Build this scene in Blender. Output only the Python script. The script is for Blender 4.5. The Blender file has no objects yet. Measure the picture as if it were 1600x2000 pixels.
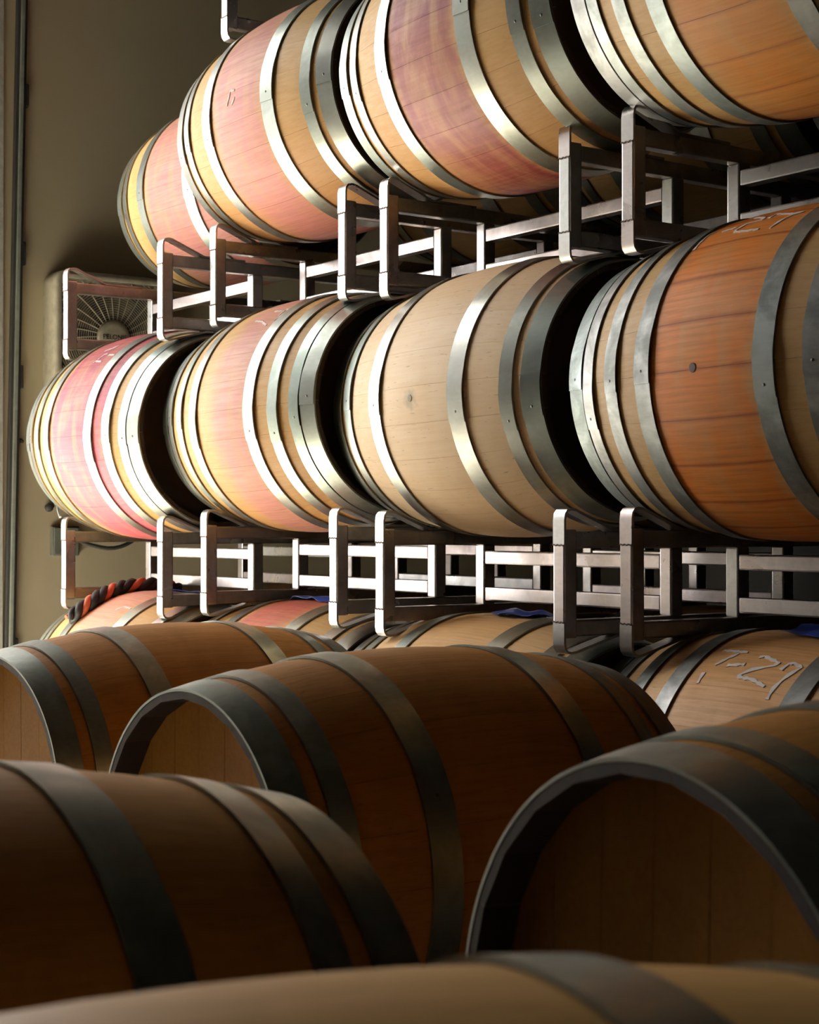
import bpy, bmesh, math, random
from mathutils import Vector, Matrix, Euler

random.seed(7)
S = bpy.context.scene
COL = S.collection

# ------------------------------------------------------------------ camera
H = 1.168                                   # camera height above the floor
YAW, PITCH, FPX = math.radians(35.359), math.radians(0.4693), 3203.75
fw = Vector((-math.cos(YAW) * math.cos(PITCH), math.sin(YAW) * math.cos(PITCH), math.sin(PITCH)))
rt = Vector((math.sin(YAW), math.cos(YAW), 0.0))
up = rt.cross(fw)
cd = bpy.data.cameras.new('camera')
cam = bpy.data.objects.new('camera', cd)
COL.objects.link(cam)
cam.matrix_world = Matrix(((rt.x, up.x, -fw.x, 0), (rt.y, up.y, -fw.y, 0), (rt.z, up.z, -fw.z, H), (0, 0, 0, 1)))
cd.sensor_fit = 'VERTICAL'
cd.sensor_height = 36.0
cd.lens = FPX / 2000.0 * 36.0
cd.clip_start = 0.02
cd.dof.use_dof = True
cd.dof.focus_distance = 4.0
cd.dof.aperture_fstop = 9.5
S.camera = cam

# ------------------------------------------------------------------ world and light
S.view_settings.view_transform = 'Standard'
S.view_settings.look = 'None'
S.view_settings.gamma = 1.0
S.view_settings.use_curve_mapping = False
S.view_settings.exposure = 0.22
w = bpy.data.worlds.new('overcast_sky')
S.world = w
w.use_nodes = True
bg = w.node_tree.nodes['Background']
bg.inputs['Color'].default_value = (1.0, 0.975, 0.97, 1)
bg.inputs['Strength'].default_value = 9.5
S.cycles.max_bounces = 7
S.cycles.diffuse_bounces = 4
S.cycles.glossy_bounces = 4
S.cycles.caustics_reflective = False
S.cycles.caustics_refractive = False
S.cycles.sample_clamp_indirect = 4.0
S.cycles.adaptive_threshold = 0.015

XW = -6.32                                   # inner face of the end wall
DOOR_Y0, DOOR_Y1, DOOR_Z = 0.3, 1.95, 5.0   # open roller door in the end wall
ROOM = dict(x1=3.6, y0=-4.2, y1=5.4, z1=6.3)

pl = bpy.data.lights.new('door_daylight_portal', 'AREA')   # sampling portal for the sky in the doorway
pl.shape = 'RECTANGLE'
pl.size, pl.size_y = DOOR_Z, DOOR_Y1 - DOOR_Y0
pl.cycles.is_portal = True
po = bpy.data.objects.new('door_daylight_portal', pl)
COL.objects.link(po)
po.location = (XW - 0.1, (DOOR_Y0 + DOOR_Y1) / 2, DOOR_Z / 2)
po.rotation_euler = (0, math.radians(-90), 0)


sl = bpy.data.lights.new('sun', 'SUN')        # falls through the doorway onto the floor just inside it
sl.energy = 150.0
sl.angle = math.radians(0.6)
sl.color = (1.0, .95, .86)
so = bpy.data.objects.new('sun', sl)
COL.objects.link(so)
so.location = (-12, 4, 9)
so.rotation_euler = Vector((.30, .02, -.85)).to_track_quat('-Z', 'Y').to_euler()


# ------------------------------------------------------------------ node helpers
def new_mat(name):
    m = bpy.data.materials.new(name)
    m.use_nodes = True
    nt = m.node_tree
    return m, nt, nt.nodes['Principled BSDF']


class N:
    def __init__(self, nt):
        self.nt = nt

    def node(self, kind, **kw):
        n = self.nt.nodes.new(kind)
        for k, v in kw.items():
            setattr(n, k, v)
        return n

    def put(self, sock, v):
        if isinstance(v, bpy.types.NodeSocket):
            self.nt.links.new(v, sock)
        else:
            sock.default_value = v

    def math(self, op, a, b=0.0, c=0.0, clamp=False):
        n = self.node('ShaderNodeMath', operation=op, use_clamp=clamp)
        self.put(n.inputs[0], a)
        self.put(n.inputs[1], b)
        self.put(n.inputs[2], c)
        return n.outputs[0]

    def mix(self, f, a, b, blend='MIX'):
        n = self.node('ShaderNodeMix', data_type='RGBA', blend_type=blend)
        self.put(n.inputs[0], f)
        self.put(n.inputs[6], a)
        self.put(n.inputs[7], b)
        return n.outputs[2]

    def remap(self, v, a, b, c=0.0, d=1.0, smooth=True):
        n = self.node('ShaderNodeMapRange', interpolation_type='SMOOTHSTEP' if smooth else 'LINEAR')
        self.put(n.inputs[0], v)
        for i, x in enumerate((a, b, c, d)):
            self.put(n.inputs[i + 1], x)
        return n.outputs[0]

    def noise(self, vec, scale, detail=3.0, rough=0.55, dist=0.0):
        n = self.node('ShaderNodeTexNoise')
        self.put(n.inputs['Vector'], vec)
        n.inputs['Scale'].default_value = scale
        n.inputs['Detail'].default_value = detail
        n.inputs['Roughness'].default_value = rough
        n.inputs['Distortion'].default_value = dist
        return n.outputs[0]

    def scaled(self, vec, s, off=None):
        n = self.node('ShaderNodeMapping')
        self.put(n.inputs['Vector'], vec)
        n.inputs['Scale'].default_value = s
        if off is not None:
            self.put(n.inputs['Location'], off)
        return n.outputs[0]


def rgb(r, g, b):
    """sRGB 0-255 to linear"""
    f = lambda c: (c / 12.92 if c <= 0.04045 else ((c + 0.055) / 1.055) ** 2.4)
    return (f(r / 255), f(g / 255), f(b / 255), 1.0)


# ------------------------------------------------------------------ object helpers
def link(name, mesh, parent=None, mat=None, loc=(0, 0, 0), rot=(0, 0, 0)):
    o = bpy.data.objects.new(name, mesh)
    COL.objects.link(o)
    if mat is not None and mesh is not None and not mesh.materials:
        mesh.materials.append(mat)
    o.parent = parent
    o.location = loc
    o.rotation_euler = rot
    return o


def tag(o, label, cat, group=None, kind=None):
    o['label'] = label
    if cat:
        o['category'] = cat
    if group:
        o['group'] = group
    if kind:
        o['kind'] = kind
    return o


def empty(name, M):
    o = bpy.data.objects.new(name, None)
    o.empty_display_size = 0.1
    COL.objects.link(o)
    o.matrix_world = M
    return o


def mesh_from(verts, faces, name='part', smooth=False, angle=None):
    me = bpy.data.meshes.new(name)
    me.from_pydata(verts, [], faces)
    me.update()
    if smooth:
        me.polygons.foreach_set('use_smooth', [True] * len(me.polygons))
        if angle is not None:
            me.set_sharp_from_angle(angle=math.radians(angle))
    return me


_box = {}


def box_mesh(sx, sy, sz, bev=0.0):
    """box from the origin to (sx, sy, sz), edges bevelled"""
    key = (round(sx, 4), round(sy, 4), round(sz, 4), bev)
    if key in _box:
        return _box[key]
    bm = bmesh.new()
    bmesh.ops.create_cube(bm, size=1.0)
    for v in bm.verts:
        v.co = Vector(((v.co.x + .5) * sx, (v.co.y + .5) * sy, (v.co.z + .5) * sz))
    if bev > 0:
        bmesh.ops.bevel(bm, geom=bm.edges[:], offset=bev, segments=2, affect='EDGES', profile=0.6)
    me = bpy.data.meshes.new('tube')
    bm.to_mesh(me)
    bm.free()
    _box[key] = me
    return me


def tube_path(pts, r, nseg=8, closed=False):
    """round tube along a polyline"""
    V, F = [], []
    n = len(pts)
    P = [Vector(p) for p in pts]
    prev = None
    for i in range(n):
        d = (P[min(i + 1, n - 1)] - P[max(i - 1, 0)]).normalized()
        ref = prev if prev is not None else (Vector((0, 0, 1)) if abs(d.z) < .9 else Vector((1, 0, 0)))
        a = (ref - d * ref.dot(d)).normalized()
        prev = a
        b = d.cross(a)
        rr = r[i] if isinstance(r, (list, tuple)) else r
        for k in range(nseg):
            t = 2 * math.pi * k / nseg
            V.append(P[i] + (a * math.cos(t) + b * math.sin(t)) * rr)
    for i in range(n - 1):
        for k in range(nseg):
            F.append((i * nseg + k, i * nseg + (k + 1) % nseg, (i + 1) * nseg + (k + 1) % nseg, (i + 1) * nseg + k))
    F.append(tuple(range(nseg))[::-1])
    F.append(tuple(range((n - 1) * nseg, n * nseg)))
    return V, F


# ------------------------------------------------------------------ materials
def plaster(name, c1, c2, rough=0.85, scale=1.3):
    m, nt, p = new_mat(name)
    g = N(nt)
    tc = g.node('ShaderNodeTexCoord').outputs['Object']
    n1 = g.noise(tc, scale, 5, 0.6)
    n2 = g.noise(tc, 60, 2, 0.6)
    f = g.math('ADD', g.remap(n1, .35, .7), g.math('MULTIPLY', g.math('SUBTRACT', n2, .5), .25), clamp=True)
    g.put(p.inputs['Base Color'], g.mix(f, c1, c2))
    p.inputs['Roughness'].default_value = rough
    b = g.node('ShaderNodeBump')
    b.inputs['Strength'].default_value = 0.08
    g.put(b.inputs['Height'], n2)
    g.put(p.inputs['Normal'], b.outputs[0])
    return m


M_WALL = plaster('painted_plaster', (.68, .61, .43, 1), (.74, .67, .48, 1))
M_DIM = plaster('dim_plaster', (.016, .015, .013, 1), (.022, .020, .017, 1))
M_FLOOR = plaster('sealed_concrete', (.42, .39, .32, 1), (.49, .455, .38, 1), 0.6, 0.8)
M_APRON = plaster('outdoor_concrete', (.26, .255, .24, 1), (.32, .31, .295, 1), 0.9, 0.5)


def metal(name, base, dark, rough=0.4, metallic=0.9, rust=None):
    m, nt, p = new_mat(name)
    g = N(nt)
    tc = g.node('ShaderNodeTexCoord').outputs['Object']
    rnd = g.node('ShaderNodeObjectInfo').outputs['Random']
    off = g.node('ShaderNodeCombineXYZ')
    g.put(off.inputs[0], g.math('MULTIPLY', rnd, 37.0))
    g.put(off.inputs[2], g.math('MULTIPLY', rnd, 11.0))
    v = g.scaled(tc, (1, 1, 1), off.outputs[0])
    n1 = g.noise(v, 9, 4, 0.6, 0.4)
    n2 = g.noise(g.scaled(v, (6, 60, 60)), 2.5, 2, 0.6)
    f = g.math('ADD', g.remap(n1, .35, .68), g.math('MULTIPLY', g.math('SUBTRACT', n2, .5), .5), clamp=True)
    c = g.mix(f, dark, base)
    ramp = g.node('ShaderNodeValToRGB')
    el = ramp.color_ramp.elements
    el[0].color = (1.0, .93, .92, 1)
    el[1].color = (.92, 1.0, .98, 1)
    e = el.new(.5)
    e.color = (1, .99, .96, 1)
    g.put(ramp.inputs[0], rnd)
    c = g.mix(1.0, c, ramp.outputs[0], 'MULTIPLY')
    if rust is not None:
        c = g.mix(g.math('MULTIPLY', g.remap(g.noise(v, 30, 3, .7), .66, .74), .5), c, rust)
    g.put(p.inputs['Base Color'], c)
    p.inputs['Metallic'].default_value = metallic
    g.put(p.inputs['Roughness'], g.remap(n1, .3, .7, rough + .1, rough - .06, False))
    return m


M_RACK = metal('galvanised_tube', (.54, .505, .49, 1), (.36, .335, .315, 1), .30, .97, (.20, .09, .04, 1))
M_HOOP = metal('galvanised_hoop', (.34, .365, .335, 1), (.22, .24, .21, 1), .34, .9)
M_HOOP_DULL = metal('weathered_hoop', (.27, .285, .275, 1), (.13, .14, .13, 1), .52, .8)
M_RIVET = metal('dark_rivet', (.10, .10, .10, 1), (.05, .05, .05, 1), .5, .6)


def simple(name, c, rough=.6, metallic=0.0, spec=None):
    m, nt, p = new_mat(name)
    g = N(nt)
    tc = g.node('ShaderNodeTexCoord').outputs['Object']
    n1 = g.noise(tc, 25, 3, .6)
    c2 = tuple(x * .78 for x in c[:3]) + (1,)
    g.put(p.inputs['Base Color'], g.mix(g.remap(n1, .35, .7), c, c2))
    p.inputs['Roughness'].default_value = rough
    p.inputs['Metallic'].default_value = metallic
    return m


M_WELD = simple('weld_bead', (.09, .055, .035, 1), .7, .4)
M_CHALK = simple('chalk', (.85, .78, .72, 1), .95)
M_BLUE = simple('blue_plastic', (.03, .09, .55, 1), .4)
M_BLACK = simple('black_fabric', (.012, .013, .014, 1), .7)
M_CORAL = simple('coral_fabric', (.75, .20, .10, 1), .8)
M_FAN = simple('cream_plastic', (.74, .70, .55, 1), .5)
M_FANDK = simple('fan_inside', (.10, .095, .08, 1), .7)
M_BLADE = simple('fan_blade', (.36, .34, .27, 1), .5)
M_BOXGR = simple('dark_grey_enamel', (.08, .085, .07, 1), .6)
M_RUBBER = simple('black_rubber', (.015, .014, .013, 1), .8)
M_TRACK = metal('door_track_steel', (.52, .60, .55, 1), (.35, .42, .38, 1), .5, .55)
M_DOORPANEL = simple('door_jamb_paint', (.78, .80, .77, 1), .6)
M_WIRE = simple('pale_wire', (.55, .62, .60, 1), .5)
M_BUNG = simple('dark_bung', (.10, .045, .02, 1), .7)
M_BUNGP = simple('grey_bung', (.30, .27, .17, 1), .7)
M_OAK_SHADE = simple('shaded_oak', (.055, .034, .022, 1), .8)  # oak darkened so the shade inside the barrel ends is in its colour


def wood(name, root, RB, nst, roll, light, dark, stain=None, rng=(-.15, .15), amt=0.0, joint=0.0, soft=.05,
         fleck=.5, jcol=(.25, .06, .02, 1), vary=.08, low=None, spec=.18, smear=None):
    """oak stave: grain along the barrel, wine stain band round the bilge, darker joints"""
    m, nt, p = new_mat(name)
    g = N(nt)
    tcn = g.node('ShaderNodeTexCoord')
    tcn.object = root
    P = tcn.outputs['Object']
    sep = g.node('ShaderNodeSeparateXYZ')
    g.put(sep.inputs[0], P)
    x, y, z = sep.outputs
    zc = g.math('SUBTRACT', z, RB)
    rnd = g.node('ShaderNodeObjectInfo').outputs['Random']
    off = g.node('ShaderNodeCombineXYZ')
    g.put(off.inputs[0], g.math('MULTIPLY', rnd, 23.0))
    v = g.scaled(P, (1, 1, 1), off.outputs[0])
    grain = g.noise(g.scaled(v, (2.2, 55, 55)), 2.2, 4, .62, .3)
    cloud = g.noise(g.scaled(P, (5, 3, 3)), 1.6, 4, .6, .3)
    f = g.math('ADD', g.math('MULTIPLY', g.remap(grain, .3, .75), .55), g.math('MULTIPLY', g.remap(cloud, .35, .7), .45))
    f = g.math('ADD', f, g.math('MULTIPLY', g.math('SUBTRACT', rnd, .5), vary * 2), clamp=True)
    c = g.mix(f, light, dark)
    # short dark pores
    fl = g.remap(g.noise(g.scaled(v, (14, 130, 130)), 1.6, 2, .5), .66, .74)
    c = g.mix(g.math('MULTIPLY', fl, .35 * fleck), c, tuple(k * .35 for k in dark[:3]) + (1,))
    if low is not None:      # darker reddish tide low on the belly where wine ran down
        lowf = g.math('MULTIPLY', g.remap(g.math('ADD', zc, g.math('MULTIPLY', g.math('SUBTRACT', cloud, .5), .3)), .02, -.3), low[1])
        c = g.mix(lowf, c, low[0])
    if stain is not None:
        wob = g.math('MULTIPLY', g.math('SUBTRACT', g.noise(g.scaled(P, (4, 7, 7)), 1.3, 4, .6), .5), .10)
        xx = g.math('ADD', x, wob)
        m1 = g.remap(xx, rng[0] - soft, rng[0] + soft)
        m2 = g.remap(xx, rng[1] + soft, rng[1] - soft)
        st = g.math('MULTIPLY', m1, m2)
        blot = g.remap(g.noise(g.scaled(P, (9, 3.2, 3.2)), 1.5, 4, .6, .6), .25, .7, .6, 1.0)
        st = g.math('MULTIPLY', g.math('MULTIPLY', st, blot), amt)
        st = g.math('MULTIPLY', st, g.math('ADD', .93, g.math('MULTIPLY', rnd, .12)), clamp=True)
        c = g.mix(st, c, g.mix(g.remap(grain, .3, .75), stain, tuple(k * .72 for k in stain[:3]) + (1,)))
    if smear is not None:    # dirty smear round the bung
        (st_, sa_), sr_, sc_, sk_ = smear
        rr = prof(st_, RB - RB0)
        vm = g.node('ShaderNodeVectorMath', operation='DISTANCE')
        g.put(vm.inputs[0], P)
        vm.inputs[1].default_value = (st_, -rr * math.sin(sa_), rr * math.cos(sa_) + RB)
        dd = g.math('ADD', vm.outputs['Value'], g.math('MULTIPLY', g.math('SUBTRACT', g.noise(g.scaled(P, (1, 1, 1)), 45, 3, .6), .5), sr_ * 1.6))
        c = g.mix(g.math('MULTIPLY', g.remap(dd, sr_, sr_ * .2), sk_), c, sc_)
    if joint > 0:
        ang = g.math('ARCTAN2', g.math('MULTIPLY', y, -1.0), zc)
        u = g.math('MULTIPLY', g.math('SUBTRACT', ang, roll - math.pi * 2), nst / (2 * math.pi))
        fr = g.math('ABSOLUTE', g.math('SUBTRACT', g.math('FRACT', u), .5))     # 0 at a joint
        jl = g.remap(g.math('ADD', fr, g.math('MULTIPLY', g.math('SUBTRACT', cloud, .5), .10)), .085, .0)
        band = g.remap(g.math('ABSOLUTE', x), .19, .12)
        c = g.mix(g.math('MULTIPLY', g.math('MULTIPLY', jl, band), joint), c, jcol)
    g.put(p.inputs['Base Color'], c)
    g.put(p.inputs['Roughness'], g.remap(grain, .3, .7, .44, .58, False))
    p.inputs['Specular IOR Level'].default_value = spec
    b = g.node('ShaderNodeBump')
    b.inputs['Strength'].default_value = .10
    b.inputs['Distance'].default_value = .004
    g.put(b.inputs['Height'], grain)
    g.put(p.inputs['Normal'], b.outputs[0])
    return m


# ------------------------------------------------------------------ room shell
def boxes(name, specs, mat, kind='structure', label=None, bev=0):
    V, F = [], []
    for (x0, y0, z0, x1, y1, z1) in specs:
        b = len(V)
        V += [(x0, y0, z0), (x1, y0, z0), (x1, y1, z0), (x0, y1, z0), (x0, y0, z1), (x1, y0, z1), (x1, y1, z1), (x0, y1, z1)]
        F += [(b, b + 3, b + 2, b + 1), (b + 4, b + 5, b + 6, b + 7), (b, b + 1, b + 5, b + 4), (b + 1, b + 2, b + 6, b + 5),
              (b + 2, b + 3, b + 7, b + 6), (b + 3, b, b + 4, b + 7)]
    o = link(name, mesh_from(V, F, name), mat=mat)
    o['kind'] = kind
    if label:
        o['label'] = label
    return o


X1, Y0, Y1, Z1 = ROOM['x1'], ROOM['y0'], ROOM['y1'], ROOM['z1']
boxes('floor', [(XW - .2, Y0, -.12, X1, Y1, 0)], M_FLOOR, label='smooth grey concrete warehouse floor')
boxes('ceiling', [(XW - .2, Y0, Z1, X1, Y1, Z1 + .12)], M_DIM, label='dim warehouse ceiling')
boxes('wall_left', [(XW - .2, DOOR_Y1, 0, XW, Y1, Z1), (XW - .2, Y0, 0, XW, DOOR_Y0, Z1), (XW - .2, DOOR_Y0, DOOR_Z, XW, DOOR_Y1, Z1)],
      M_WALL, label='olive cream plaster end wall with the open doorway')
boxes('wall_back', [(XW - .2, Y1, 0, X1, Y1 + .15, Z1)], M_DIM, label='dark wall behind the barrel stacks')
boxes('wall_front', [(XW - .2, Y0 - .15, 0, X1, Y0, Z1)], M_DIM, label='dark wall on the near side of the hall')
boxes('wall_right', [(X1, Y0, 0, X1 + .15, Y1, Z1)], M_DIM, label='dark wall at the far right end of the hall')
boxes('ground', [(XW - 16, -12, -.14, XW - .2, 14, -.02)], M_APRON, label='pale concrete apron outside the doorway')

# door side: painted jamb panel, steel track with rubber seals and brackets
d1 = boxes('door_1', [(XW, 2.36, 0, XW + .015, 2.475, 4.6)], M_DOORPANEL, label='painted jamb panel of the open roller door')
LEAN = math.radians(1.05)
tr = link('door_track', box_mesh(.035, .016, 4.3, .003), d1, M_TRACK, (XW + .005, 2.482, .02), (-LEAN, 0, 0))
link('rubber_seal', box_mesh(.030, .012, 4.3, .002), d1, M_RUBBER, (XW, 2.4705, .02), (-LEAN, 0, 0))
link('rubber_seal', box_mesh(.030, .013, 4.3, .002), d1, M_RUBBER, (XW, 2.4985, .02), (-LEAN, 0, 0))
for z in (.62, 1.72, 2.22, 2.86, 3.5):
    link('track_bracket', box_mesh(.028, .022, .095, .006), d1, M_RUBBER, (XW, 2.504 + z * math.tan(LEAN), z))


# ------------------------------------------------------------------ barrel racks
TW = .038                                    # square tube width
STRAP_T = .006


def strap_mesh(top, deep):
    """flat bar that runs up the post face, turns in and slopes down to the cross tube (or mirrored at the foot)"""
    pts = [(0, .244), (0, .300), (.0025, .315), (.010, .324), (.022, .327), (.036, .3255), (.150, .2805), (.30, .2795)]
    if not top:
        pts = [(0, .072), (0, .024), (.0025, .012), (.010, .003), (.022, 0), (.036, .0015), (.158, .0335), (.23, .0335)]
    if deep:
        pts = [(-y, z) for y, z in pts]
    V, F = [], []
    n = len(pts)
    for i, (y, z) in enumerate(pts):
        a = Vector(pts[max(i - 1, 0)])
        b = Vector(pts[min(i + 1, n - 1)])
        d = (b - a).normalized()
        nn = Vector((-d.y, d.x))
        s = -1 if (top != deep) else 1
        y += -.0004 if not deep else .0004
        q = Vector((y, z)) + nn * STRAP_T * s
        for (yy, zz) in ((y, z), (q.x, q.y)):
            V += [(0, yy, zz), (TW, yy, zz)]
    for i in range(n - 1):
        b, e = 4 * i, 4 * i + 4
        F += [(b, b + 1, e + 1, e), (b + 2, e + 2, e + 3, b + 3), (b, e, e + 2, b + 2), (b + 1, b + 3, e + 3, e + 1)]
    F += [(0, 2, 3, 1), (4 * n - 4, 4 * n - 3, 4 * n - 1, 4 * n - 2)]
    me = mesh_from(V, F, 'strap', True, 35)
    bm = bmesh.new()
    bm.from_mesh(me)
    bmesh.ops.recalc_face_normals(bm, faces=bm.faces)
    bm.to_mesh(me)
    bm.free()
    return me


STRAPS = {(t, d): strap_mesh(t, d) for t in (True, False) for d in (True, False)}


def weld_mesh():
    pts = [(TW * i / 10, -.0006 - .0004 * (i % 2), .0012 * math.sin(i * 1.9)) for i in range(11)]
    V, F = tube_path(pts, .0017, 6)
    return mesh_from(V, F, 'weld_bead', True, 60)


WELD = weld_mesh()


def rack(M, W, label, group='two-barrel steel racks', D=1.17, mids=(.328, .712)):
    r = tag(empty('barrel_rack', M), label, 'rack', group)
    B = .004
    for x in (0.0, W):
        for y in (0.0, D - TW):
            link('post', box_mesh(TW, TW, .243, B), r, M_RACK, (x, y, .036))
        for y in mids:
            link('inner_post', box_mesh(TW, TW, .160, B), r, M_RACK, (x, y, .0765))
        link('cross_tube', box_mesh(TW - .004, D - .004, .038, B), r, M_RACK, (x + .002, .002, .2365))
        link('cross_tube', box_mesh(TW - .004, D - .004, .038, B), r, M_RACK, (x + .002, .002, .0388))
        cs = link('cradle_strap', STRAPS[(True, False)], r, M_RACK, (x, 0, 0))
        link('weld_bead', WELD, cs, M_WELD, (0, 0, .244))
        fs = link('foot_strap', STRAPS[(False, False)], r, M_RACK, (x, 0, 0))
        link('weld_bead', WELD, fs, M_WELD, (0, 0, .072))
        link('cradle_strap', STRAPS[(True, True)], r, M_RACK, (x, D, 0))
        link('foot_strap', STRAPS[(False, True)], r, M_RACK, (x, D, 0))
    for y in mids:
        link('side_rail', box_mesh(W - TW, .034, .036, B), r, M_RACK, (TW, y + .002, .184))
        link('side_rail', box_mesh(W - TW, .034, .036, B), r, M_RACK, (TW, y + .002, .086))
    return r


def T(x, y, z, rz=0.0):
    return Matrix.Translation((x, y, z)) @ Matrix.Rotation(rz, 4, 'Z')


YP = 2.42
ROWS = [
    (0, [(-5.42, -.05, 0, .745, 'steel rack on the floor below the pale pink barrel with the twisted strap'),
         (-4.51, -.03, 0, .735, 'steel rack on the floor below the red-stained bottom-row barrel'),
         (-3.57, -.02, 0, .72, 'steel rack on the floor below the tan bottom-row barrel'),
         (-2.69, .04, 0, .74, 'steel rack on the floor below the bottom-row barrel chalked 27')]),
    (.88, [(-5.443, -.068, -.008, .748, 'steel rack directly under the magenta-stained barrel, beside the wall box'),
           (-4.473, -.032, .010, .732, 'steel rack under the peach and pink middle-row barrel'),
           (-3.522, -.030, .0, .710, 'steel rack under the pale unstained middle-row barrel'),
           (-2.650, .022, .002, .740, 'steel rack under the deep orange barrel chalked T-27')]),
    (1.76, [(-5.444, -.062, -.007, .735, 'steel rack in front of the box fan, with its near cradle empty'),
            (-4.545, .038, .024, .738, 'steel rack under the rosy pink top-row barrel'),
            (-3.629, .056, .012, .737, 'steel rack under the purple-red top-row barrel'),
            (-2.654, .032, .0, .740, 'steel rack under the orange-brown top-row barrel')]),
    (2.64, [(-4.476, .04, .028, .738, 'highest steel rack, one foot showing above the rosy pink barrel')]),
]
for z, lst in ROWS:
    for (x, dy, dz, W, lab) in lst:
        rack(T(x, YP + dy, z + dz), W, lab)


# ------------------------------------------------------------------ barrels
LB, RB0, RR0 = .886, .35, .297


def prof(t, dR=0.0):
    return RB0 + dR - (RB0 - RR0) * (2 * t / LB) ** 2


def stave_mesh(nst, dR):
    th = .026
    gap = .0005
    ts = [LB * (-.5 + i / 16) for i in range(17)]
    na = 4
    V, F, kind = [], [], []
    for t in ts:
        R = prof(t, dR)
        half = math.pi / nst - gap / 2 / R
        for j in range(na + 1):
            a = -half + 2 * half * j / na
            V.append((t, -R * math.sin(a), R * math.cos(a)))
        edge = .011 if abs(abs(t) - LB / 2) < 1e-6 else th      # chime bevelled at the ends
        Ri = R - edge
        for a in (-half, half):
            V.append((t, -Ri * math.sin(a), Ri * math.cos(a)))
    m = na + 3
    for i in range(len(ts) - 1):
        b, e = i * m, (i + 1) * m
        for j in range(na):
            F.append((b + j, b + j + 1, e + j + 1, e + j))
            kind.append(1)
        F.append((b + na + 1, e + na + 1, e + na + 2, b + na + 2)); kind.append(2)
        F.append((b, e, e + na + 1, b + na + 1)); kind.append(0)
        F.append((b + na, b + na + 2, e + na + 2, e + na)); kind.append(0)
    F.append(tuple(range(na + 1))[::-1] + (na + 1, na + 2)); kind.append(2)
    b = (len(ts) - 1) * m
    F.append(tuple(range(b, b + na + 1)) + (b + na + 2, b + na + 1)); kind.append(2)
    me = mesh_from(V, F, 'stave', True)
    nrm = []
    for p in me.polygons:
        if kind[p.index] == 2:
            p.material_index = 1  # inner faces and stave ends take the oak with painted-in shade
        if kind[p.index] == 1:
            for vi in p.vertices:
                x, y, z = V[vi]
                r = math.hypot(y, z)
                s = -(RB0 - RR0) * 8 * x / LB ** 2
                nrm.append(Vector((-s, y / r, z / r)).normalized())
        else:
            for vi in p.vertices:
                nrm.append(p.normal.copy())
    me.normals_split_custom_set(nrm)
    return me


_hoop = {}


def hoop_mesh(t0, t1, dR, mat):
    key = (round(t0, 3), round(t1, 3), round(dR, 4), mat.name)
    if key in _hoop:
        return _hoop[key]
    n, lap, th = 120, 4, .0042
    V, F = [], []
    ra, rb = prof(t0, dR) + .0008, prof(t1, dR) + .0008
    for i in range(n + lap + 1):
        a = 2 * math.pi * i / n - math.pi * lap / n
        bump = .0022 * min(1, max(0, (i - n + 3) / 2.0)) if i > n - 3 else 0
        for t, r in ((t0, ra), (t0, ra + th), (t1, rb + th), (t1, rb)):
            r += bump
            V.append((t, -r * math.sin(a), r * math.cos(a)))
    for i in range(n + lap):
        b, e = 4 * i, 4 * i + 4
        for k in range(4):
            F.append((b + k, b + (k + 1) % 4, e + (k + 1) % 4, e + k))
    F.append((3, 2, 1, 0))
    b = 4 * (n + lap)
    F.append((b, b + 1, b + 2, b + 3))
    me = mesh_from(V, F, 'hoop', True, 40)
    bm = bmesh.new()
    bm.from_mesh(me)
    bmesh.ops.recalc_face_normals(bm, faces=bm.faces)
    bm.to_mesh(me)
    bm.free()
    me.materials.append(mat)
    _hoop[key] = me
    return me


def rivet_mesh():
    bm = bmesh.new()
    bmesh.ops.create_uvsphere(bm, u_segments=8, v_segments=5, radius=.0045)
    for v in bm.verts:
        v.co.z *= .5
    me = bpy.data.meshes.new('rivet')
    bm.to_mesh(me)
    bm.free()
    me.polygons.foreach_set('use_smooth', [True] * len(me.polygons))
    me.materials.append(M_RIVET)
    return me


RIVET = rivet_mesh()


def disc_mesh(r, th, n=48):
    V, F = [], []
    for x in (-th / 2, th / 2):
        for i in range(n):
            a = 2 * math.pi * i / n
            V.append((x, r * math.cos(a), r * math.sin(a)))
    F.append(tuple(range(n))[::-1])
    F.append(tuple(range(n, 2 * n)))
    for i in range(n):
        F.append((i, (i + 1) % n, n + (i + 1) % n, n + i))
    return mesh_from(V, F, 'head')


def board_mesh(r, y0, y1, th):
    """one board of a barrel head, cut to the circle"""
    n = 6
    V, F = [], []
    ys = [y0 + (y1 - y0) * i / n for i in range(n + 1)]
    for x in (-th / 2, th / 2):
        for y in ys:
            h = math.sqrt(max(r * r - y * y, 1e-6))
            V += [(x, y, -h), (x, y, h)]
    m = 2 * (n + 1)
    for i in range(n):
        a = 2 * i
        F.append((a, a + 2, a + 3, a + 1)[::-1])
        F.append((m + a, m + a + 2, m + a + 3, m + a + 1))
        F.append((a, m + a, m + a + 2, a + 2)[::-1])
        F.append((a + 1, a + 3, m + a + 3, m + a + 1)[::-1])
    F.append((0, 1, m + 1, m))
    e = 2 * n
    F.append((e, m + e, m + e + 1, e + 1))
    me = mesh_from(V, F, 'head_board')
    bm = bmesh.new()
    bm.from_mesh(me)
    bmesh.ops.recalc_face_normals(bm, faces=bm.faces)
    bm.to_mesh(me)
    bm.free()
    return me


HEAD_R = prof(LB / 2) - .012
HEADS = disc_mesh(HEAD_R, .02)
HEADS.materials.append(M_OAK_SHADE)  # plain head discs carry the same painted-in shade

H6 = [(.148, .203), (.322, .362), (.388, .4435)]
H8 = [(.142, .190), (.255, .296), (.346, .384), (.390, .4435)]


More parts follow.
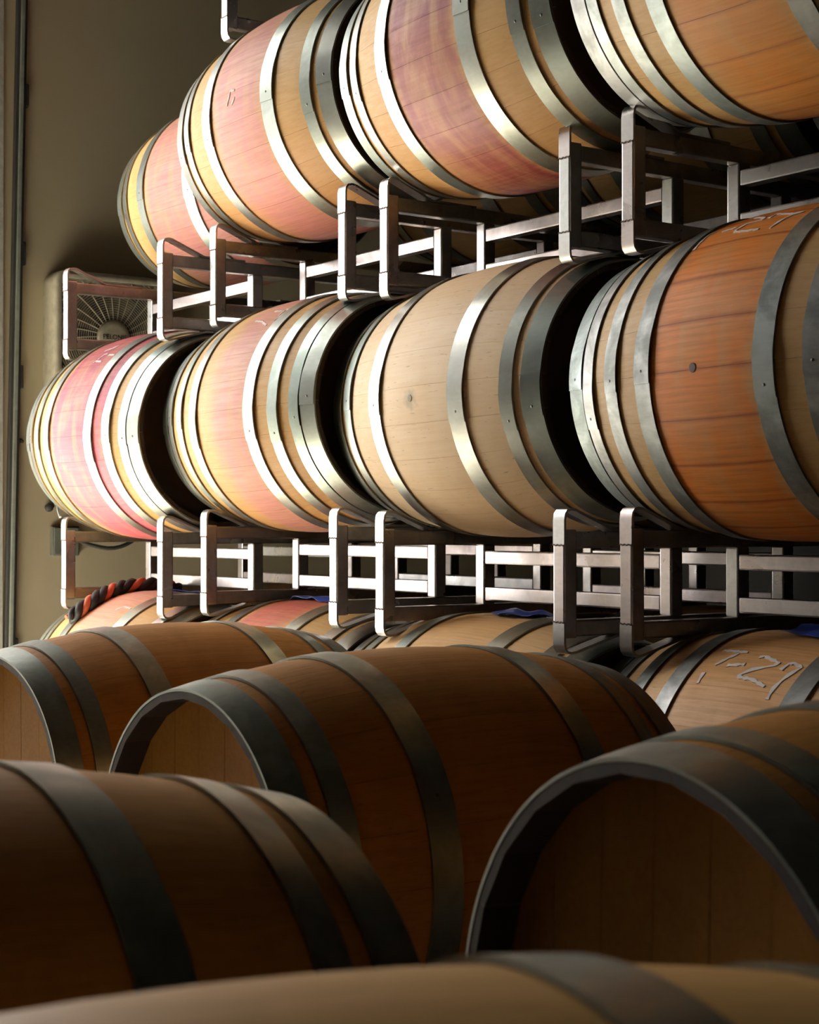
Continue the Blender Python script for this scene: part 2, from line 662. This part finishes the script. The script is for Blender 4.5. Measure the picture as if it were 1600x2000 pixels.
def ribbon(strokes, dR, width, lift=.0012):
    """chalk strokes as thin raised ribbons on the stave surface; points are (along axis, angle from top)"""
    V, F = [], []
    for st in strokes:
        P = []
        for i in range(len(st) - 1):
            (t0, a0), (t1, a1) = st[i], st[i + 1]
            k = max(2, int(math.hypot(t1 - t0, (a1 - a0) * .35) / .008))
            for j in range(k):
                P.append((t0 + (t1 - t0) * j / k, a0 + (a1 - a0) * j / k))
        P.append(st[-1])
        base = len(V)
        for i, (t, a) in enumerate(P):
            q0, q1 = P[max(i - 1, 0)], P[min(i + 1, len(P) - 1)]
            d = Vector((q1[0] - q0[0], (q1[1] - q0[1]) * .35)).normalized()
            nn = Vector((-d.y, d.x)) * width * (.5 + .22 * math.sin(i * 1.7 + t * 90))
            for s in (-1, 1):
                tt, aa = t + nn.x * s, a + nn.y * s / .35
                for l in (-.001, lift):
                    r = prof(tt, dR) + l
                    V.append((tt, -r * math.sin(aa), r * math.cos(aa)))
        for i in range(len(P) - 1):
            b, e = base + 4 * i, base + 4 * i + 4
            F += [(b + 1, b + 3, e + 3, e + 1), (b, b + 1, e + 1, e), (b + 3, b + 2, e + 2, e + 3)]
        e = base + 4 * (len(P) - 1)
        F += [(base, base + 2, base + 3, base + 1), (e, e + 1, e + 3, e + 2)]
    me = mesh_from(V, F, 'chalk_marking')
    bm = bmesh.new()
    bm.from_mesh(me)
    bmesh.ops.recalc_face_normals(bm, faces=bm.faces)
    bm.to_mesh(me)
    bm.free()
    return me


BARRELS = {}


def bung_mesh(r, n=20):
    V, F = [], []
    for (rr, z) in ((r, -.02), (r, .0004), (r * .85, .0009)):
        V += [(rr * math.cos(2 * math.pi * i / n), rr * math.sin(2 * math.pi * i / n), z) for i in range(n)]
    for j in range(2):
        for i in range(n):
            F.append((j * n + i, j * n + (i + 1) % n, (j + 1) * n + (i + 1) % n, (j + 1) * n + i))
    F.append(tuple(range(2 * n, 3 * n)))
    return mesh_from(V, F, 'bung')



def barrel(key, label, C, yaw=0.0, pit=0.0, dR=0.0, hoops=H6, nst=24, roll=0.0, lap=1.65, mat=None, group=None,
           boards=False, chalk=None, base_rot=0.0, chalk_w=.006, head_mat=None, bung=None, hoop_mat=None):
    """C: centre of the barrel; local x runs along its axis"""
    ax = Matrix.Rotation(math.radians(base_rot + yaw), 4, 'Z') @ Matrix.Rotation(-math.radians(pit), 4, 'Y')
    RBk = RB0 + dR
    M = Matrix.Translation(C) @ ax @ Matrix.Translation((0, 0, -RBk))
    r = tag(empty('wine_barrel', M), label, 'barrel', group)
    md = dict(mat)
    wm = wood('oak_' + key, r, RBk, nst, roll, **md)
    sm = stave_mesh(nst, dR)
    sm.materials.append(wm)
    sm.materials.append(M_OAK_SHADE)
    up_ = (0, 0, RBk)
    for k in range(nst):
        link('stave', sm, r, None, up_, (roll + 2 * math.pi * k / nst, 0, 0))
    rng = random.Random(key)
    for (a, b) in hoops:
        for s in (-1, 1):
            t0, t1 = (a, b) if s > 0 else (-b, -a)
            th = lap + rng.uniform(-.16, .16)
            h = link('hoop', hoop_mesh(t0, t1, dR, hoop_mat or M_HOOP), r, None, up_, (th, 0, 0))
            tm = (t0 + t1) / 2
            rr = (prof(t0, dR) + prof(t1, dR)) / 2 + .0058
            q = .03
            link('rivet', RIVET, h, None, (tm, -rr * math.sin(q), rr * math.cos(q)), (q, 0, 0))
    hx = LB / 2 - .058
    for s in (-1, 1):
        if boards and s == boards:
            if head_mat is None:
                head_mat = wood('oak_head_' + key, r, RBk, nst, roll, (.62, .31, .07, 1), (.50, .22, .045, 1), fleck=.8, spec=.04)
            hm = head_mat
            nb = 7
            for i in range(nb):
                y0 = -HEAD_R + 2 * HEAD_R * i / nb + .0006
                y1 = -HEAD_R + 2 * HEAD_R * (i + 1) / nb - .0006
                bmsh = board_mesh(HEAD_R + dR, y0, y1, .02 if i % 2 else .0194)
                bmsh.materials.append(hm)
                link('head_board', bmsh, r, None, (s * hx, 0, RBk))
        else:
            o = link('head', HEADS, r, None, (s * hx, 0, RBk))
    if bung:
        t_, a_, r_, bm_ = bung
        q_ = prof(t_, dR)
        link('bung', bung_mesh(r_), r, bm_, (t_, -q_ * math.sin(a_), q_ * math.cos(a_) + RBk), (a_, 0, 0))
    if chalk:
        for st in chalk:
            cm = link('chalk_stroke', ribbon([st], dR, chalk_w), r, M_CHALK, up_)
            cm['label'] = 'white handwritten chalk stroke'
    BARRELS[key] = r
    return r


# oak palettes (linear albedo)
TAN, TAN_D = (.66, .42, .17, 1), (.54, .315, .105, 1)
PALE, PALE_D = (.93, .71, .45, 1), (.84, .60, .33, 1)
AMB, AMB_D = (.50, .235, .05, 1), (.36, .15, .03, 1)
ROSE = (.62, .23, .23, 1)
MAGENTA = (.40, .075, .10, 1)
PLUM = (.19, .025, .028, 1)
ORANGE = (.80, .25, .035, 1)
RUST = (.42, .15, .06, 1)

# --- front row of the wall of racks: top tier
barrel('T1', 'pink-stained barrel at the far left of the top row, set back behind its empty cradle',
       (-5.10, 2.903, 2.356), .43, -.57, -.016, H6, 26, .05, mat=dict(light=TAN, dark=TAN_D, stain=ROSE, rng=(-.14, .40), amt=.9))
barrel('T2', 'rosy pink barrel second from the left in the top row, below the highest rack foot',
       (-4.158, 2.671, 2.389), .22, .51, -.0055, H6, 24, .02, mat=dict(light=TAN, dark=TAN_D, stain=ROSE, rng=(-.13, .14), amt=.85, low=(RUST, .45)),
       chalk=[[(-.042, 1.566), (-.031, 1.498), (-.025, 1.45), (0, 1.458)], [(-.014, 1.575), (.003, 1.521)]])
barrel('T3', 'purple-red stained barrel in the top row, left of the orange-brown one',
       (-3.186, 2.646, 2.375), -1.98, .2, .0034, H6, 24, .1, mat=dict(light=TAN, dark=TAN_D, stain=PLUM, rng=(-.15, .15), amt=1.0, soft=.035, low=(RUST, .3)))
barrel('T4', 'orange-brown barrel at the top right corner of the stack',
       (-2.192, 2.584, 2.361), -.3, -.78, .0049, H8, 22, .06, mat=dict(light=(.58, .38, .16, 1), dark=(.48, .28, .10, 1), stain=(.66, .25, .05, 1), rng=(-.13, .14), amt=.95, joint=.5), hoop_mat=M_HOOP_DULL)
# --- middle tier
barrel('M1', 'magenta-stained barrel at the left end of the middle row, below the box fan',
       (-5.072, 2.558, 1.471), .02, -.59, .0029, H8, 26, .03, mat=dict(light=TAN, dark=TAN_D, stain=MAGENTA, rng=(-.13, .27), amt=1.1, soft=.035, joint=.25, jcol=(.30, .06, .06, 1)),
       chalk=[[(.017, .838), (.026, .813), (.072, .828)], [(.031, .791), (.043, .721), (.06, .712)], [(.082, .736), (.123, .741)],
              [(.005, .655), (.043, .618), (.062, .577)]])
barrel('M2', 'peach and pink barrel with chalk scribbles, second in the middle row',
       (-4.161, 2.628, 1.497), -.19, .76, -.001, H8, 26, .0, mat=dict(light=TAN, dark=TAN_D, stain=(.66, .28, .26, 1), rng=(-.04, .15), amt=.85, low=(RUST, .25)),
       chalk=[[(.052, .574), (.104, .592)], [(.118, .675), (.112, .596), (.112, .565), (.136, .591), (.137, .613), (.130, .668), (.122, .74)],
              [(.002, .699), (.054, .731), (.103, .796)]])
barrel('M3', 'pale unstained oak barrel in the centre of the middle row',
       (-3.266, 2.68, 1.488), -1.32, .38, .0008, H6, 24, .07, mat=dict(light=PALE, dark=PALE_D, fleck=1.2, vary=.06, smear=((-.008, 1.593), .035, (.20, .19, .11, 1), .55)), bung=(-.008, 1.593, .009, M_BUNGP))
barrel('M4', 'deep orange barrel chalked T-27 at the right of the middle row',
       (-2.302, 2.683, 1.484), -.27, .56, 0, H8, 22, .02, mat=dict(light=(.60, .40, .18, 1), dark=(.50, .30, .11, 1), stain=ORANGE, rng=(-.15, .14), amt=1.0, soft=.03, joint=.65, jcol=(.30, .06, .01, 1)),
       chalk=[[(-.129, .734), (-.133, .643), (-.137, .541), (-.122, .511)], [(-.093, .562), (-.053, .554)],
              [(-.048, .43), (-.033, .425), (.003, .477), (.007, .519), (-.031, .531), (-.042, .602), (-.038, .625), (.001, .648), (.035, .657)],
              [(.022, .506), (.027, .448), (.086, .505), (.112, .498), (.089, .52), (.074, .601), (.068, .673)]],
       bung=(-.017, 1.581, .010, M_BUNG), hoop_mat=M_HOOP_DULL)
# --- bottom tier
barrel('L1', 'pale pink barrel at the left of the bottom row, draped with a twisted strap',
       (-5.03, 2.535, .596), 0, 0, 0, H6, 24, .04, mat=dict(light=TAN, dark=TAN_D, stain=(.78, .40, .34, 1), rng=(-.12, .14), amt=.75),
       chalk=[[(.048, .577), (.076, .513), (.125, .523)]])
barrel('L2', 'red-stained barrel second from the left in the bottom row',
       (-4.135, 2.60, .596), 0, 0, 0, H6, 24, .0, mat=dict(light=TAN, dark=TAN_D, stain=(.60, .15, .13, 1), rng=(-.13, .13), amt=1.0))
barrel('L3', 'tan barrel third in the bottom row, just above the big central foreground barrel',
       (-3.217, 2.60, .596), 0, 0, 0, H6, 24, .1, mat=dict(light=(.80, .53, .27, 1), dark=(.68, .41, .17, 1), stain=(.74, .40, .15, 1), rng=(-.14, .14), amt=.6))
barrel('L4', 'light orange barrel with a large chalk 27 at the right end of the bottom row',
       (-2.318, 2.69, .596), 0, 0, 0, H8, 22, .08, mat=dict(light=(.82, .52, .26, 1), dark=(.66, .36, .13, 1), stain=(.76, .38, .13, 1), rng=(-.14, .14), amt=.8, fleck=1.5),
       chalk=[[(-.1, .783), (-.105, .695)], [(-.091, .623), (-.067, .532), (-.058, .498)], [(-.11, .472), (-.038, .482)], [(-.057, .622), (-.013, .601)],
              [(.005, .523), (.016, .508), (.065, .557), (.06, .587), (.016, .641), (-.006, .698), (.003, .712), (.035, .716), (.077, .757)],
              [(.084, .612), (.091, .553), (.102, .541), (.126, .57), (.112, .649), (.101, .757), (.102, .843)]], chalk_w=.008, hoop_mat=M_HOOP_DULL)

# --- barrels behind them in the same racks, in the dark
BK = dict(light=TAN, dark=TAN_D)
for key, x, y, z in (('B1', -5.04, 3.33, 1.473), ('B2', -4.13, 3.36, 1.49), ('B3', -3.20, 3.41, 1.48), ('B4', -2.30, 3.41, 1.483),
                     ('B5', -4.17, 3.40, 2.385), ('B6', -3.24, 3.41, 2.372), ('B7', -2.28, 3.39, 2.362),
                     ('B8', -5.04, 3.32, .596), ('B9', -4.13, 3.33, .596), ('B10', -3.20, 3.34, .596), ('B11', -2.31, 3.41, .596)):
    barrel(key, 'oak barrel lying in deep shadow behind the front row', (x, y, z), 0, 0, 0, H6, 24, .05, mat=BK,
           group='barrels hidden in the shadow behind the front row')

# --- foreground barrels on the floor racks, axes across the aisle
FG = 'foreground barrels across the aisle'
for key, lab, C, yaw, pit, md, rl in (
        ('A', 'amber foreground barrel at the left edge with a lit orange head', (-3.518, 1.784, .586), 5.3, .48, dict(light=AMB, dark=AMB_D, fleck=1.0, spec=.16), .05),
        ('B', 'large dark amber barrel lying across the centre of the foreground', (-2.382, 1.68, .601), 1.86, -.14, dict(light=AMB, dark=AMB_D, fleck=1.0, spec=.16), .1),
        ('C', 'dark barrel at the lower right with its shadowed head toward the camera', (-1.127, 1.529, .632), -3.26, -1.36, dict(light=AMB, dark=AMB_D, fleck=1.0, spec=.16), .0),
        ('D', 'brown barrel at the lower left, its near end cut by the left edge', (-1.418, .40, .610), 0, -1.7, dict(light=(.58, .29, .075, 1), dark=(.44, .20, .045, 1), fleck=.8, spec=.12), .12),
        ('E', 'tan barrel whose top runs along the bottom edge, nearest the camera', (-.622, .359, .607), -11.0, 0, dict(light=(.70, .41, .14, 1), dark=(.56, .30, .085, 1), fleck=.8, spec=.12), .06)):
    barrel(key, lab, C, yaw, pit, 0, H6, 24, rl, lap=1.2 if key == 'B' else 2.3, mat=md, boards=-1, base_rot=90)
    # a single-barrel rack under each of them
    Rz = math.radians(90 + yaw)
    Wf, Df = .70, (.60 if key in 'DE' else .80)
    base = Matrix.Translation((C[0], C[1], 0)) @ Matrix.Rotation(Rz, 4, 'Z') @ Matrix.Diagonal((1, 1, 1 + (C[2] - .596) / .28, 1)) @ Matrix.Translation((-(Wf + TW) / 2, -Df / 2, 0))
    short = {'A': 'amber barrel at the left edge', 'B': 'large barrel in the centre foreground', 'C': 'dark barrel at the lower right',
             'D': 'brown barrel at the lower left', 'E': 'tan barrel nearest the camera'}[key]
    rack(base, Wf, 'low single steel rack hidden below the ' + short, 'single racks on the aisle floor', Df, (.24, .522) if Df > .7 else (.16, .402))


# ------------------------------------------------------------------ twisted strap on the bottom-left barrel
def on_barrel(C, t, a, lift, dR=0.0):
    r = prof(t, dR) + lift
    return Vector((C[0] + t, C[1] - r * math.sin(a), C[2] + r * math.cos(a)))


CL1 = (-5.03, 2.535, .596)
tw = tag(empty('twisted_strap', Matrix.Translation(on_barrel(CL1, -.13, .3, .005))),
         'twisted black and coral strap lying over the bottom-left barrel', 'strap')
inv = tw.matrix_world.inverted()
for k, (mat, nm) in enumerate(((M_BLACK, 'black_strand'), (M_CORAL, 'coral_strand'), (M_BLACK, 'black_strand'))):
    pts, rad = [], []
    n = 90
    for i in range(n + 1):
        u = i / n
        a = .80 - 1.15 * u
        t = -.165 + .055 * u + .012 * math.sin(u * 9)
        ph = 2 * math.pi * (u * 4.3 + k / 3)
        pts.append(inv @ on_barrel(CL1, t + .015 * math.cos(ph), a, .022 + .013 * math.sin(ph)))
        rad.append(.0135 * (1 - .35 * max(0, abs(u - .5) * 2 - .85) / .15) * (1.0 if mat is M_BLACK else .85))
    V, F = tube_path(pts, rad, 10)
    link(nm, mesh_from(V, F, nm, True, 60), tw, mat)


# ------------------------------------------------------------------ blue plastic sheets on the bottom row
def sheet(C, t0, t1, a0, a1, label, seed):
    rg = random.Random(seed)
    nt_, na_ = 18, 14
    ph = [rg.uniform(0, 6) for _ in range(6)]

    def h(t, a):
        return .007 + .004 * math.sin(t * 60 + ph[0] + 3 * math.sin(a * 9 + ph[1])) + .003 * math.sin(a * 22 + ph[2] + t * 20)
    V, F = [], []
    for lay in (0, 1):
        for i in range(nt_ + 1):
            for j in range(na_ + 1):
                u = i / nt_
                edge = .02 * math.sin(u * 9 + ph[3]) + .05 * math.sin(u * math.pi)
                t = t0 + (t1 - t0) * u + .006 * math.sin(j * .9 + ph[4])
                a = (a0 + .0 + edge) + (a1 - a0) * j / na_
                V.append(on_barrel(C, t, a, max(.0022, h(t, a)) + .0012 * lay))
    m = (nt_ + 1) * (na_ + 1)
    idx = lambda l, i, j: l * m + i * (na_ + 1) + j
    for i in range(nt_):
        for j in range(na_):
            F.append((idx(1, i, j), idx(1, i + 1, j), idx(1, i + 1, j + 1), idx(1, i, j + 1)))
            F.append((idx(0, i, j), idx(0, i, j + 1), idx(0, i + 1, j + 1), idx(0, i + 1, j)))
    for i in range(nt_):
        for j in (0, na_):
            F.append((idx(0, i, j), idx(0, i + 1, j), idx(1, i + 1, j), idx(1, i, j)))
    for j in range(na_):
        for i in (0, nt_):
            F.append((idx(0, i, j), idx(1, i, j), idx(1, i, j + 1), idx(0, i, j + 1)))
    base = Vector(V[len(V) // 2])
    o = link('plastic_sheet', mesh_from([Vector(v) - base for v in V], F, 'plastic_sheet', True, 50), None, M_BLUE, base)
    tag(o, label, 'sheet', 'blue plastic sheets on the bottom row')


sheet(CL1, .07, .14, .10, -.6, 'thin blue plastic edge on the bottom-left barrel with the twisted strap', 1)
sheet((-4.135, 2.60, .596), -.12, .12, .05, -.7, 'blue plastic sheet on top of the red-stained bottom-row barrel', 2)
sheet((-3.217, 2.60, .596), -.03, .135, .13, -.7, 'blue plastic sheet on top of the tan bottom-row barrel', 3)
sheet((-2.318, 2.69, .596), -.03, .135, .20, -.7, 'dark blue plastic sheet on the bottom-row barrel chalked 27', 4)

# ------------------------------------------------------------------ box fan on the end wall
FX, FY, FZ, FH = -6.20, 2.912, 1.941, .262
fan = tag(empty('box_fan', Matrix.Translation((XW, FY, FZ - FH))), 'cream box fan with round grille hung on the end wall', 'fan')


def rsq(h, r, n=8):
    pts = []
    for cx, cy, a0 in ((h - r, h - r, 0), (-h + r, h - r, 90), (-h + r, -h + r, 180), (h - r, -h + r, 270)):
        for i in range(n + 1):
            a = math.radians(a0 + 90 * i / n)
            pts.append((cx + r * math.cos(a), cy + r * math.sin(a)))
    return pts


dep = FX - XW
rings = [(0.0, FH, .055), (dep - .02, FH, .055), (dep - .005, FH - .006, .05), (dep, FH - .018, .045), (dep - .004, FH - .032, .035), (dep - .05, FH - .036, .03), (0.0, FH - .036, .03)]
V, F = [], []
for (x, h, r) in rings:
    V += [(x, p[0], p[1] + FH) for p in rsq(h, r)]
m = 36
for i in range(len(rings) - 1):
    for k in range(m):
        F.append((i * m + k, i * m + (k + 1) % m, (i + 1) * m + (k + 1) % m, (i + 1) * m + k))
link('fan_frame', mesh_from(V, F, 'fan_frame', True, 50), fan, M_FAN)
hh = FH - .034
link('back_panel', box_mesh(.01, 2 * hh, 2 * hh, .001), fan, M_FANDK, (.004, -hh, FH - hh))
# grille: radial ribs and rings clipped to the square opening
V, F = [], []


def wire(pts, r):
    b = len(V)
    v, f = tube_path(pts, r, 5)
    V.extend(v)
    F.extend([tuple(i + b for i in q) for q in f])


gx = dep - .012
lim = FH - .032
for k in range(28):
    a = 2 * math.pi * k / 28
    pts = []
    for i in range(13):
        rr_ = .066 + .022 * i
        aa = a + .16 * (i / 12.0)
        y, z = rr_ * math.cos(aa), rr_ * math.sin(aa)
        if max(abs(y), abs(z)) > lim:
            break
        pts.append((gx + .004 * math.sin(i / 12 * math.pi), y, z + FH))
    if len(pts) > 1:
        wire(pts, .0022)
rr_ = .074
while rr_ < .325:
    run = []
    nseg = 72
    for i in range(nseg + 1):
        a = 2 * math.pi * i / nseg
        y, z = rr_ * math.cos(a), rr_ * math.sin(a)
        if max(abs(y), abs(z)) <= lim:
            run.append((gx, y, z + FH))
        else:
            if len(run) > 1:
                wire(run, .0014)
            run = []
    if len(run) > 1:
        wire(run, .0014)
    rr_ += .0095
gr = link('grille', mesh_from(V, F, 'grille', True, 60), fan, M_FAN)
gr['kind'] = 'stuff'
gr['label'] = 'fine cream wire grille'
V, F = [], []
n = 40
for (x, r) in ((gx - .006, .071), (gx + .008, .071), (gx + .012, .067), (gx + .0135, .05)):
    V += [(x, r * math.cos(2 * math.pi * i / n), r * math.sin(2 * math.pi * i / n) + FH) for i in range(n)]
for j in range(3):
    for i in range(n):
        F.append((j * n + i, j * n + (i + 1) % n, (j + 1) * n + (i + 1) % n, (j + 1) * n + i))
F.append(tuple(range(3 * n, 4 * n)))
hub = link('hub_cap', mesh_from(V, F, 'hub_cap', True, 50), fan, M_FAN)
tc = bpy.data.curves.new('hub_lettering', 'FONT')
tc.body = 'PELONIS'
tc.size = .028
tc.extrude = .0006
tc.align_x = 'CENTER'
tob = bpy.data.objects.new('hub_lettering_source', tc)
COL.objects.link(tob)
bpy.context.view_layer.update()
tme = bpy.data.meshes.new_from_object(tob.evaluated_get(bpy.context.evaluated_depsgraph_get()))
bpy.data.objects.remove(tob)
tme.materials.clear()
lt = link('hub_lettering', tme, hub, M_RUBBER, (gx + .0145, 0, FH - .008), (math.radians(90), 0, math.radians(90)))
lt['label'] = 'small dark lettering on the fan hub'
for k in range(5):
    V, F = [], []
    a0 = 2 * math.pi * k / 5 + 1.05
    for i in range(7):
        u = i / 6
        r = .05 + .165 * u
        for j in range(5):
            v_ = j / 4
            a = a0 + (v_ - .5) * (.55 + .35 * u) + .25 * u
            x = .03 + .045 * (v_ - .5) * (1 - .4 * u)
            for s in (0, .003):
                V.append((x + s, r * math.cos(a), r * math.sin(a) + FH))
    ix = lambda i, j, s: (i * 5 + j) * 2 + s
    for i in range(6):
        for j in range(4):
            F.append((ix(i, j, 1), ix(i + 1, j, 1), ix(i + 1, j + 1, 1), ix(i, j + 1, 1)))
            F.append((ix(i, j, 0), ix(i, j + 1, 0), ix(i + 1, j + 1, 0), ix(i + 1, j, 0)))
    for i in range(6):
        for j in (0, 4):
            F.append((ix(i, j, 0), ix(i + 1, j, 0), ix(i + 1, j, 1), ix(i, j, 1)))
    for j in range(4):
        for i in (0, 6):
            F.append((ix(i, j, 0), ix(i, j, 1), ix(i, j + 1, 1), ix(i, j + 1, 0)))
    link('fan_blade', mesh_from(V, F, 'fan_blade', True, 50), fan, M_BLADE)

# ------------------------------------------------------------------ small things on the wall
eb = tag(empty('junction_box', Matrix.Translation((XW, 2.681, 1.044))), 'square dark grey junction box on the end wall', 'electric box')
link('body', box_mesh(.03, .117, .12, .004), eb, M_BOXGR)
link('cover', box_mesh(.006, .105, .108, .002), eb, M_BOXGR, (.029, .006, .006))
hp = [(-6.285, 2.790, 1.118), (-6.275, 2.80, 1.101), (-6.27, 2.827, 1.091), (-6.27, 2.857, 1.083), (-6.27, 2.885, 1.077), (-6.27, 2.914, 1.073), (-6.27, 2.945, 1.074),
      (-6.27, 2.972, 1.079), (-6.27, 3.0, 1.089), (-6.27, 3.025, 1.102), (-6.28, 3.049, 1.117), (-6.312, 3.075, 1.135)]
b0 = Vector(hp[0])
V, F = tube_path([Vector(p) - b0 for p in hp], .0085, 10)
tag(link('cable_loop', mesh_from(V, F, 'cable_loop', True, 60), None, M_RUBBER, b0), 'black cable sagging in a loop from the junction box', 'cable')
# dark coat hook half hidden by the magenta barrel
hk = tag(empty('wall_hook', Matrix.Translation((XW, 2.668, 1.235))), 'dark rounded hook on the wall left of the magenta barrel', 'hook')
bm = bmesh.new()
bmesh.ops.create_uvsphere(bm, u_segments=16, v_segments=10, radius=.018)
me = bpy.data.meshes.new('hook_knob')
bm.to_mesh(me)
bm.free()
me.polygons.foreach_set('use_smooth', [True] * len(me.polygons))
link('knob', me, hk, M_RUBBER, (.022, 0, .006))
V, F = tube_path([(.0, 0, .0), (.02, .006, .0), (.024, .018, .012), (.024, .014, .032)], [.008, .008, .006, .003], 8)
link('prong', mesh_from(V, F, 'prong', True, 60), hk, M_RUBBER)
V, F = tube_path([(.0, 0, 0), (.008, .006, -.003), (.012, .018, -.008)], [.008, .009, .005], 8)
tag(link('wall_anchor', mesh_from(V, F, 'wall_anchor', True, 60), None, M_RUBBER, (XW, 2.545, 1.514)), 'tiny dark anchor stub on the wall beside the door track', 'anchor')
# pale wire from the magenta barrel down to its rack
wp = [(-5.50, 2.372, 1.262), (-5.498, 2.362, 1.245), (-5.49, 2.358, 1.225), (-5.475, 2.356, 1.208), (-5.455, 2.352, 1.196), (-5.435, 2.350, 1.199)]
b0 = Vector(wp[-1])
V, F = tube_path([Vector(p) - b0 for p in wp], .0028, 6)
tag(link('tie_wire', mesh_from(V, F, 'tie_wire', True, 60), None, M_WIRE, b0), 'thin pale wire tying the magenta barrel to its rack post', 'wire')
